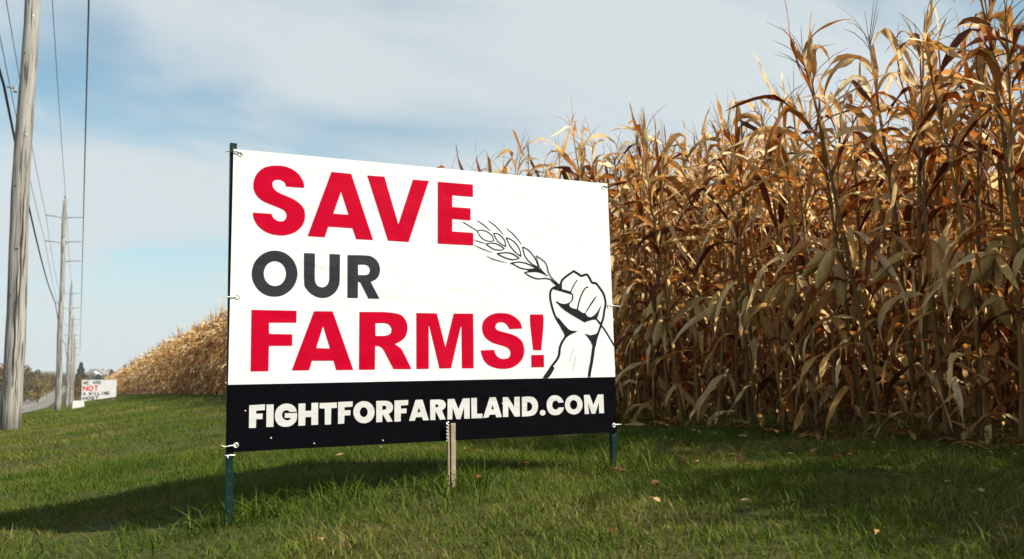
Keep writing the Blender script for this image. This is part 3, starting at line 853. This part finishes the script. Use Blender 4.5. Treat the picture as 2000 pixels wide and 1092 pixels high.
ORD = ['first', 'second', 'third', 'fourth', 'fifth', 'sixth', 'seventh', 'eighth', 'ninth', 'tenth', 'eleventh', 'twelfth', 'thirteenth', 'fourteenth', 'fifteenth', 'sixteenth',
       'seventeenth', 'eighteenth', 'nineteenth', 'twentieth', 'twenty-first', 'twenty-second', 'twenty-third', 'twenty-fourth', 'twenty-fifth', 'twenty-sixth', 'twenty-seventh', 'twenty-eighth', 'twenty-ninth', 'thirtieth', 'thirty-first', 'thirty-second', 'thirty-third', 'thirty-fourth', 'thirty-fifth', 'thirty-sixth', 'thirty-seventh', 'thirty-eighth', 'thirty-ninth', 'fortieth']
rank = {}
for w in (0, 1):
    for k, i in enumerate(sorted([i for i in order if spots[i, 2] == w and px[i] > 1200], key=lambda i: px[i])): rank[i] = k
for j, i in enumerate(order):
    v, u, row = spots[i]; k = j % NVAR
    o = protos[k] if k not in used else copy_tree(protos[k])
    used.add(k)
    s = float(hfac(u) * rr.uniform(.93, 1.06))
    o.location = (v, u, float(gz[i]) - .01); o.rotation_euler = (rr.normal(0, .05), rr.normal(0, .05), rr.uniform(0, 6.28)); o.scale = (s ** .6, s ** .6, s)
    x = px[i]
    where, wg = ('at the right end of the field edge', 'right end') if x > 1650 else (('right of the big sign', 'right of the sign') if x > 1200 else
                (('with tips above the big sign', 'above the sign') if x > 440 else ('of the field left of the big sign', 'left of the sign')))
    rowt = 'front row' if row < 1 else ('second row' if row < 2 else 'deeper rows')
    lab = 'dry tan corn plant in the %s %s' % (rowt, where)
    if row < 2 and x > 1200 and rank[i] < len(ORD): lab = 'dry %s corn plant, %s from the right edge of the big sign' % (('front-row', 'second-row')[int(row)], ORD[rank[i]])
    tag(o, lab, 'corn plant', 'dry corn plants, %s, %s' % (rowt, wg))
# all the rest of the field is one mass
lib = {l: [corn_parts(500 + 40 * l + k, l) for k in range(14)] for l in (1, 2)}
libm = {}
for l in lib:
    libm[l] = []
    for parts in lib[l]:
        Vs, Fs, Cs, o_ = [], [], [], 0
        for nm, V, F, c in parts:
            Vs.append(V); Fs.append(F + o_); Cs.append(np.broadcast_to(c, V.shape)); o_ += len(V)
        libm[l].append((np.concatenate(Vs), np.concatenate(Fs), np.concatenate(Cs)))
AV, AF, AC, off = [], [], [], 0
for i in np.nonzero(~single)[0]:
    v, u, row = spots[i]
    l = 1 if (u < 22 and (row < 8 or v < 4.3)) or (row < 2 and u < 70) else 2
    V, F, C = libm[l][rr.integers(14)]
    s = float(hfac(u) * rr.uniform(.86, 1.10)) * (.93 if v < 4.25 else 1.0); a = rr.uniform(0, 6.28); ca, sa = math.cos(a), math.sin(a)
    lx, ly = rr.normal(0, .04, 2)
    x = (V[:, 0] * ca - V[:, 1] * sa) * s ** .6 + V[:, 2] * lx; y = (V[:, 0] * sa + V[:, 1] * ca) * s ** .6 + V[:, 2] * ly
    AV.append(np.stack([x + v, y + u, V[:, 2] * s + gz[i] - .01], -1)); AF.append(F + off); AC.append(C * rr.uniform(.8, 1.15)); off += len(V)
cf = link('corn_field', np_mesh('corn_field', np.concatenate(AV), np.concatenate(AF), M['corn_stuff'], np.concatenate(AC)))
tag(cf, 'mass of dry standing corn filling the field behind its edge rows', 'corn field', kind='stuff')
print('corn: singles', int(single.sum()), 'mass plants', int((~single).sum()), 'faces', sum(len(f) for f in AF))

# ------------------------------------------------------------------ grass
GP = np.array([(0.036, 0.068, 0.006), (0.058, 0.094, 0.009), (0.094, 0.117, 0.013), (0.134, 0.124, 0.025), (0.20, 0.16, 0.066)])
def blades(n, v0, v1, u0, u1, hmin, hmax, w, seg, seed, wt):
    r = np.random.default_rng(seed)
    v = r.uniform(v0, v1, n); u = r.uniform(u0, u1, n)
    dens = lattice(v * 2.3 + 9, u * 2.3, 5) * .6 + lattice(v * 7, u * 7 + 4, 6) * .4
    keep = r.random(n) < np.clip(.45 + dens, 0, 1)
    thin = np.clip((4.75 - v) / .8, 0, 1)
    keep &= r.random(n) < thin
    v, u, dens = v[keep], u[keep], dens[keep]; n = len(v)
    z = ground(v, u)
    tuft = lattice(v * 1.3 + 3, u * 1.3 + 7, 8)
    h = r.uniform(hmin, hmax, n) * (.55 + .9 * dens) * np.where(tuft > .68, 1.18, 1.0)
    a = r.uniform(0, 2 * np.pi, n); lean = r.uniform(.3, 1.7, n)
    dx, dy = np.cos(a) * lean, np.sin(a) * lean
    b = a + np.pi / 2 + r.normal(0, .5, n); sx_, sy_ = np.cos(b), np.sin(b)
    hw = w * r.uniform(.6, 1.3, n) * .5
    base = np.stack([v, u, z - .01], -1)
    sd = np.stack([sx_, sy_, np.zeros(n)], -1)
    yel = lattice(v * .9 + 5, u * .9 + 1, 12)
    yel = yel * .6 + lattice(v * 2.6 + 1, u * 2.6 + 8, 13) * .4
    q = np.clip(r.random(n) * .72 + (yel - .31) * 1.1, 0, .999)
    ci = np.searchsorted(np.cumsum(wt), q); ci = np.clip(ci, 0, len(GP) - 1)
    col = GP[ci] * r.uniform(.8, 1.2, (n, 1))
    def at(s, wd):
        c = base + np.stack([dx * h * s ** 1.8 * .9, dy * h * s ** 1.8 * .9, h * (s - .22 * lean * s ** 2)], -1)
        return c + sd * (hw * wd)[:, None], c - sd * (hw * wd)[:, None]
    if seg == 2:
        a0, b0 = at(0, 1.0); a1, b1 = at(.5, .85); tp = at(1.0, 0)[0]
        V = np.stack([a0, b0, a1, b1, tp], 1).reshape(-1, 3); i = np.arange(n) * 5
        return V, np.concatenate([np.stack([i, i + 1, i + 3], -1), np.stack([i, i + 3, i + 2], -1), np.stack([i + 2, i + 3, i + 4], -1)]), np.repeat(col, 5, 0)
    a0, b0 = at(0, 1.0); tp = at(1.0, 0)[0]
    V = np.stack([a0, b0, tp], 1).reshape(-1, 3); i = np.arange(n) * 3
    return V, np.stack([i, i + 1, i + 2], -1), np.repeat(col, 3, 0)
WT = [.30, .30, .22, .13, .05]
GS = [blades(290000, -2.6, 4.75, 1.0, 7.5, .022, .062, .0038, 2, 31, WT),
      blades(2600, -2.6, 4.6, 1.0, 7.5, .06, .12, .0040, 2, 32, [.2, .3, .3, .12, .08]),
      blades(120000, -3.8, 4.75, 7.5, 18, .03, .065, .009, 1, 33, WT),
      blades(90000, -3.9, 4.75, 18, 45, .035, .07, .022, 1, 34, WT),
      blades(45000, -3.9, 4.75, 45, 110, .04, .07, .05, 1, 35, WT)]
# longer uncut grass round the feet of the posts, the stake and along the corn
def tuft(v, u, rad, n, seed, h=(.08, .17)): 
    r = np.random.default_rng(seed)
    V, F, C = blades(n * 3, v - rad, v + rad, u - rad, u + rad, h[0], h[1], .0052, 2, seed, [.2, .35, .3, .1, .05])
    return V, F, C
GS += [tuft(.53, 3.36, .14, 60, 41), tuft(.8, 3.5, .3, 120, 42), tuft(1.42, 3.2, .14, 60, 43), tuft(2.26, 3.15, .2, 80, 44), tuft(1.0, 3.1, .4, 90, 45), tuft(.1, 3.3, .3, 50, 46)]
for k in range(34):
    GS.append(tuft(4.35 + .12 * math.sin(k * 2.3), 2.4 + k * .42, .28, 60, 60 + k, (.10, .30)))
V_, F_, C_, o_ = [], [], [], 0
for V, F, C in GS:
    V_.append(V); F_.append(F + o_); C_.append(C); o_ += len(V)
gr = link('grass', np_mesh('grass', np.concatenate(V_), np.concatenate(F_), M['grass'], np.concatenate(C_)))
tag(gr, 'short green and straw-tipped grass covering the roadside verge', 'grass', kind='stuff')
print('grass faces', sum(len(f) for f in F_))

# fallen dry leaves lying in the grass
LEAFS = [(1.47, 3.06, 'small orange-red fallen leaf at the foot of the wooden stake', (0.270, 0.072, 0.030)), (2.35, 2.45, 'orange fallen leaf on the grass right of the sign', (0.240, 0.114, 0.042)),
         (2.0, 2.75, 'curled brown fallen leaf on the grass below the right part of the sign', (0.180, 0.090, 0.036)), (2.55, 3.0, 'pale dry corn leaf strip lying near the right post', (0.300, 0.228, 0.120)),
         (2.9, 2.6, 'tan corn leaf strip lying in the dark grass by the corn', (0.270, 0.180, 0.078)), (1.75, 2.25, 'brown leaf scrap on the foreground grass', (0.168, 0.090, 0.036)),
         (2.45, 1.95, 'rust coloured leaf lying in the bottom right grass', (0.216, 0.114, 0.054)), (1.9, 3.9, 'dry straw coloured leaf lying behind the sign', (0.300, 0.240, 0.120))]
for q, (v, u, lab, c) in enumerate(LEAFS):
    r = np.random.default_rng(900 + q)
    V, F = leaf_geo(r, (0, 0, 0), r.uniform(.04, .10), r.uniform(.010, .016), 0, math.radians(75), math.radians(100), 8, True, r.normal(0, 1.0))
    o = link('fallen_leaf', np_mesh('fallen_leaf', V, F, M['corn_leaf'], np.broadcast_to(np.array(c), V.shape)))
    o.location = (v, u, float(ground(v, u)) + .055); o.rotation_euler = (r.normal(0, .2), r.normal(0, .2), r.uniform(0, 6.28))
    tag(o, lab, 'leaf', 'fallen leaves on the verge')

# small scraps of dry leaf scattered through the grass by the corn
r = np.random.default_rng(77)
Vs, Fs, Cs, o_ = [], [], [], 0
for k in range(760):
    edge = k >= 240
    v = r.normal(4.25, .16) if edge else 3.9 - abs(r.normal(0, 1.1)); u = r.uniform(1.2, 14 if edge else 8)
    V, F = leaf_geo(r, (0, 0, 0), r.uniform(.06, .28) if edge else r.uniform(.025, .07), r.uniform(.006, .016) if edge else r.uniform(.003, .008), r.uniform(0, 6.28), math.radians(70), math.radians(105), 4, False, r.normal(0, 1))
    Vs.append(V + np.array([v, u, float(ground(v, u)) + r.uniform(.015, .045)])); Fs.append(F + o_); Cs.append(np.broadcast_to(PAL[r.integers(0, 4)] * r.uniform(.45, .9), V.shape)); o_ += len(V)
tag(link('leaf_litter', np_mesh('leaf_litter', np.concatenate(Vs), np.concatenate(Fs), M['corn_stuff'], np.concatenate(Cs))), 'scraps of dry corn leaf scattered in the grass beside the field', 'leaf litter', kind='stuff')

# ------------------------------------------------------------------ far trees, houses, car
M['bark'] = simple('bark', (0.10, 0.075, 0.055), 0.9, 0.1, 0.3, 3)
def ray_at(x, y, D):
    d = fw + rt2 * ((x - 1000) / 1558) - up2 * ((y - 546) / 1558)
    return Vector((0, 0, CAM_Z)) + d * D
def crown_mesh(r, cols, H, W, conifer, n, q):
    if conifer:
        z = H * (.06 + .94 * r.random(n) ** 1.35); rad = W * .5 * (1 - z / H) * (1 + .25 * np.sin(z * 9 / H * 3)) + .05 * W
        a = r.uniform(0, 6.28, n); k = rad * np.sqrt(r.uniform(.25, 1, n))
        P = np.stack([np.cos(a) * k, np.sin(a) * k, z], -1)
        cl = r.integers(0, 9, n)
    else:
        m = 26
        cd = r.normal(0, 1, (m, 3)); cd /= np.linalg.norm(cd, axis=1)[:, None]
        cc = cd * np.array([W * .34, W * .34, H * .29]) * r.uniform(.35, 1.05, (m, 1)) * np.array([1, 1, 1.25]) + np.array([0, 0, H * .50]); cs = r.uniform(.10, .20, m) * W
        cl = r.integers(0, m, n); d = r.normal(0, 1, (n, 3)); d /= np.linalg.norm(d, axis=1)[:, None]
        P = cc[cl] + d * (cs[cl] * r.uniform(.5, 1.1, n))[:, None]
    A = r.normal(0, 1, (n, 3)); A /= np.linalg.norm(A, axis=1)[:, None]
    B = np.cross(A, r.normal(0, 1, (n, 3))); B /= np.linalg.norm(B, axis=1)[:, None]
    s = q * r.uniform(.6, 1.4, (n, 1))
    V = np.stack([P - A * s, P + B * s * .6, P + A * s, P - B * s * .6], 1).reshape(-1, 3)
    F = np.arange(4 * n).reshape(n, 4)
    C = np.array(cols)[cl % len(cols)] * r.uniform(.75, 1.25, (n, 1))
    return V, F, np.repeat(C, 4, 0)
OR = [(0.1240, 0.0620, 0.0136), (0.1612, 0.0806, 0.0155), (0.0930, 0.0527, 0.0136), (0.0682, 0.0558, 0.0124)]
YE = [(0.1860, 0.1302, 0.0186), (0.1488, 0.1116, 0.0186), (0.1116, 0.0930, 0.0186)]
OL = [(0.0434, 0.0465, 0.0124), (0.0589, 0.0558, 0.0155), (0.0806, 0.0589, 0.0155)]
DG = [(0.0099, 0.0186, 0.0087), (0.0136, 0.0236, 0.0112), (0.0074, 0.0149, 0.0074)]
def tree(x, ytop, ybase, D, W, kind, cols, label, seed):
    r = np.random.default_rng(seed)
    b = ray_at(x, ybase, D); tp = ray_at(x, ytop, D)
    zg = float(ground(b.x, b.y)); H = tp.z - zg
    o = empty('conifer_tree' if kind else ('shrub' if H < 4 else 'autumn_tree'), (b.x, b.y, zg))
    tr = MB().tube([(0, 0, -.2), (.05, 0, H * .3), (0, .05, H * .62)], [H * .025, H * .018, H * .008], 7)
    if not kind:
        for q in range(6):
            a = q * 1.1 + r.random(); tr.tube([(0, 0, H * (.2 + .06 * q)), (math.cos(a) * W * .16, math.sin(a) * W * .16, H * (.38 + .06 * q)), (math.cos(a) * W * .3, math.sin(a) * W * .3, H * (.5 + .05 * q))], [H * .012, H * .008, H * .003], 5)
    tr.build('trunk', M['bark'], o)
    V, F, C = crown_mesh(r, cols, H, W, kind, 2600, max(W, H) * .028)
    link('crown', np_mesh('crown', V, F, M['tree_leaf'], C, False), o)
    return tag(o, label, 'tree' if H >= 4 else 'shrub', 'trees and shrubs far down the road')
TREES = [(48, 710, 768, 175, 7.5, 0, OR, 'rust-brown tree behind the nearest pole beyond the road'),
         (64, 716, 768, 190, 6.5, 0, OL, 'dark olive tree in the clump beyond the road'),
         (74, 733, 772, 160, 6.0, 0, YE, 'low yellow shrub in front of the olive tree beyond the road'),
         (84, 718, 764, 215, 8.0, 0, OR, 'orange-brown tree right of the yellow shrub beyond the road'),
         (97, 722, 760, 245, 8.0, 0, OL, 'olive tree at the right end of the clump, beside the second pole'),
         (30, 705, 768, 170, 8.0, 0, OL, 'olive tree at the far left, mostly behind the nearest pole'),
         (8, 700, 768, 165, 9.0, 0, OR, 'rust-brown tree at the left edge of the picture'),
         (110, 728, 755, 320, 8.0, 0, OL, 'small olive tree just right of the second pole'),
         (157, 708, 748, 250, 5.2, 1, DG, 'tall dark conifer standing above the far lettered sign'),
         (168, 729, 750, 220, 5.0, 0, OR, 'orange shrub-like tree directly behind the far lettered sign'),
         (148, 733, 764, 150, 4.0, 0, OR, 'russet shrub left of the far lettered sign'),
         (191, 731, 750, 260, 5.5, 1, DG, 'squat dark conifer above the middle of the far lettered sign'),
         (217, 722, 748, 290, 5.0, 1, DG, 'dark conifer above the right end of the far lettered sign'),
         (242, 713, 748, 300, 5.0, 1, DG, 'dark pointed conifer beside the far end of the corn'),
         (233, 722, 748, 280, 6.0, 0, OR, 'orange tree between the conifers by the far end of the corn'),
         (180, 727, 744, 420, 8.0, 0, OL, 'olive tree right of the tall conifer, far off'),
         (205, 730, 744, 430, 9.0, 0, OL, 'olive tree below the white farmhouse roofline, far off'),
         (130, 728, 752, 340, 8.0, 0, OR, 'rust-coloured tree between the third and fourth poles'),
         (225, 731, 744, 450, 9.0, 0, OL, 'low olive tree at the horizon right of the farmhouse')]
for q, a in enumerate(TREES): tree(*a, 700 + q)

M['house_wall'] = simple('house_wall', (0.72, 0.71, 0.68), 0.7, 0.2, 0.06, 1)
M['house_brick'] = simple('house_brick', (0.30, 0.16, 0.11), 0.8, 0.2, 0.15, 1)
M['roof'] = simple('roof_grey', (0.17, 0.17, 0.18), 0.8, 0.2, 0.15, 1)
t = NT('glass_dark'); M['glass'] = t.done(t.bsdf((0.02, 0.025, 0.03), 0.1, 0.6))
def house(x, y, D, W, Dp, Hh, wall, label, rz):
    b = ray_at(x, y, D); o = empty('farmhouse', (b.x, b.y, float(ground(b.x, b.y))), rz)
    MB().box((0, 0, Hh / 2), (W, Dp, Hh)).prism([(-W / 2 + .01, Hh), (W / 2 - .01, Hh), (0, Hh + W * .36)], -Dp / 2 + .02, Dp / 2 - .02).build('wall', wall, o)
    rf = MB()
    for s in (-1, 1):
        L = math.hypot(W / 2, W * .36) + .5; an = math.atan2(W * .36, W / 2)
        rf.box((s * W / 4, 0, Hh + W * .18 + .1), (L, Dp + .8, .15), Matrix.Rotation(s * an, 3, 'Y'))
    rf = rf.build('roof', M['roof'], o)
    MB().box((W * .2, Dp * .2, Hh + W * .36), (.7, .7, 1.8)).build('chimney', M['house_brick'], rf)
    for fx in (-.28, .28):
        for fz in (.28, .72):
            MB().box((fx * W, -Dp / 2 - .02, fz * Hh), (1.0, .06, 1.3)).build('window', M['glass'], o)
    MB().box((0, -Dp / 2 - .02, 1.05), (1.0, .06, 2.1)).build('door', M['glass'], o)
    tag(o, label, 'house', 'houses at the horizon')
house(194, 738, 520, 8, 9, 5.0, M['house_wall'], 'white farmhouse at the horizon above the far lettered sign', -.4)
house(181, 740, 560, 9, 10, 4.5, M['house_brick'], 'brick house at the horizon left of the white farmhouse', .3)
house(213, 739, 600, 9, 9, 4.5, M['house_brick'], 'brick house at the horizon right of the white farmhouse', .1)

# dark car driving on the road
t = NT('car_paint'); M['car'] = t.done(t.bsdf((0.02, 0.022, 0.027), 0.25, 0.5, None, 0.0, 0.5))
M['tyre'] = simple('tyre', (0.02, 0.02, 0.02), 0.9)
t = NT('lamp_red'); M['lamp'] = t.done(t.bsdf((0.35, 0.01, 0.01), 0.3, 0.5))
cu = 300.0; cv = -6.0
car = empty('car', (cv, cu, float(road_z(cu)) + .022), 0)
bd = MB(); prof = [(-2.2, .35), (2.2, .35), (2.25, .7), (2.1, .92), (1.1, 1.0), (.5, 1.48), (-1.4, 1.52), (-2.1, 1.0), (-2.25, .7)]
bd.prism([(a, b_) for a, b_ in prof], -.88, .88)
bmesh.ops.transform(bd.bm, matrix=Matrix.Rotation(math.pi / 2, 4, 'Z'), verts=bd.bm.verts[:])
body = bd.build('body', M['car'], car)
MB().box((0, -1.82, 1.24), (1.4, .03, .36), Matrix.Rotation(-.9, 3, 'X')).build('rear_window', M['glass'], body)
MB().box((0, .86, 1.26), (1.4, .03, .5), Matrix.Rotation(.9, 3, 'X')).build('windscreen', M['glass'], body)
for s in (-1, 1):
    MB().box((s * .89, -.45, 1.25), (.02, 1.6, .34), None).build('side_window', M['glass'], body)
    MB().box((s * .68, -2.25, .8), (.3, .04, .16), None, .01).build('tail_light', M['lamp'], body)
    for w in (-1.4, 1.4):
        MB().tube([(s * .72, w, .34), (s * .92, w, .34)], .34, 16).build('wheel', M['tyre'], car)
tag(car, 'small dark car driving away on the far part of the road', 'car')
# white box on a post beside the far side of the road
b = ray_at(45, 766, 185); mb = empty('roadside_box', (b.x, b.y, float(ground(b.x, b.y))))
MB().box((0, 0, 1.15), (.55, .5, .5), None, .05).build('box', M['board'], mb)
MB().box((0, 0, .45), (.12, .12, .95), None, .005).build('post', M['stake'], mb)
tag(mb, 'small white box on a post beyond the road, beside the nearest pole', 'box')

# ------------------------------------------------------------------ the air
t = NT('haze_air')
pv = t.node('VolumePrincipled'); pv.inputs['Color'].default_value = (0.86, 0.91, 0.95, 1); pv.inputs['Density'].default_value = 0.00035; pv.inputs['Anisotropy'].default_value = 0.2
t.l.new(pv.outputs[0], t.out.inputs['Volume'])
hb = MB(); hb.box((350, 1090, 14.5), (2120, 2230, 41)); hz_o = hb.build('haze', t.mat)
tag(hz_o, 'thin pale haze in the air over the fields', 'haze', kind='stuff')
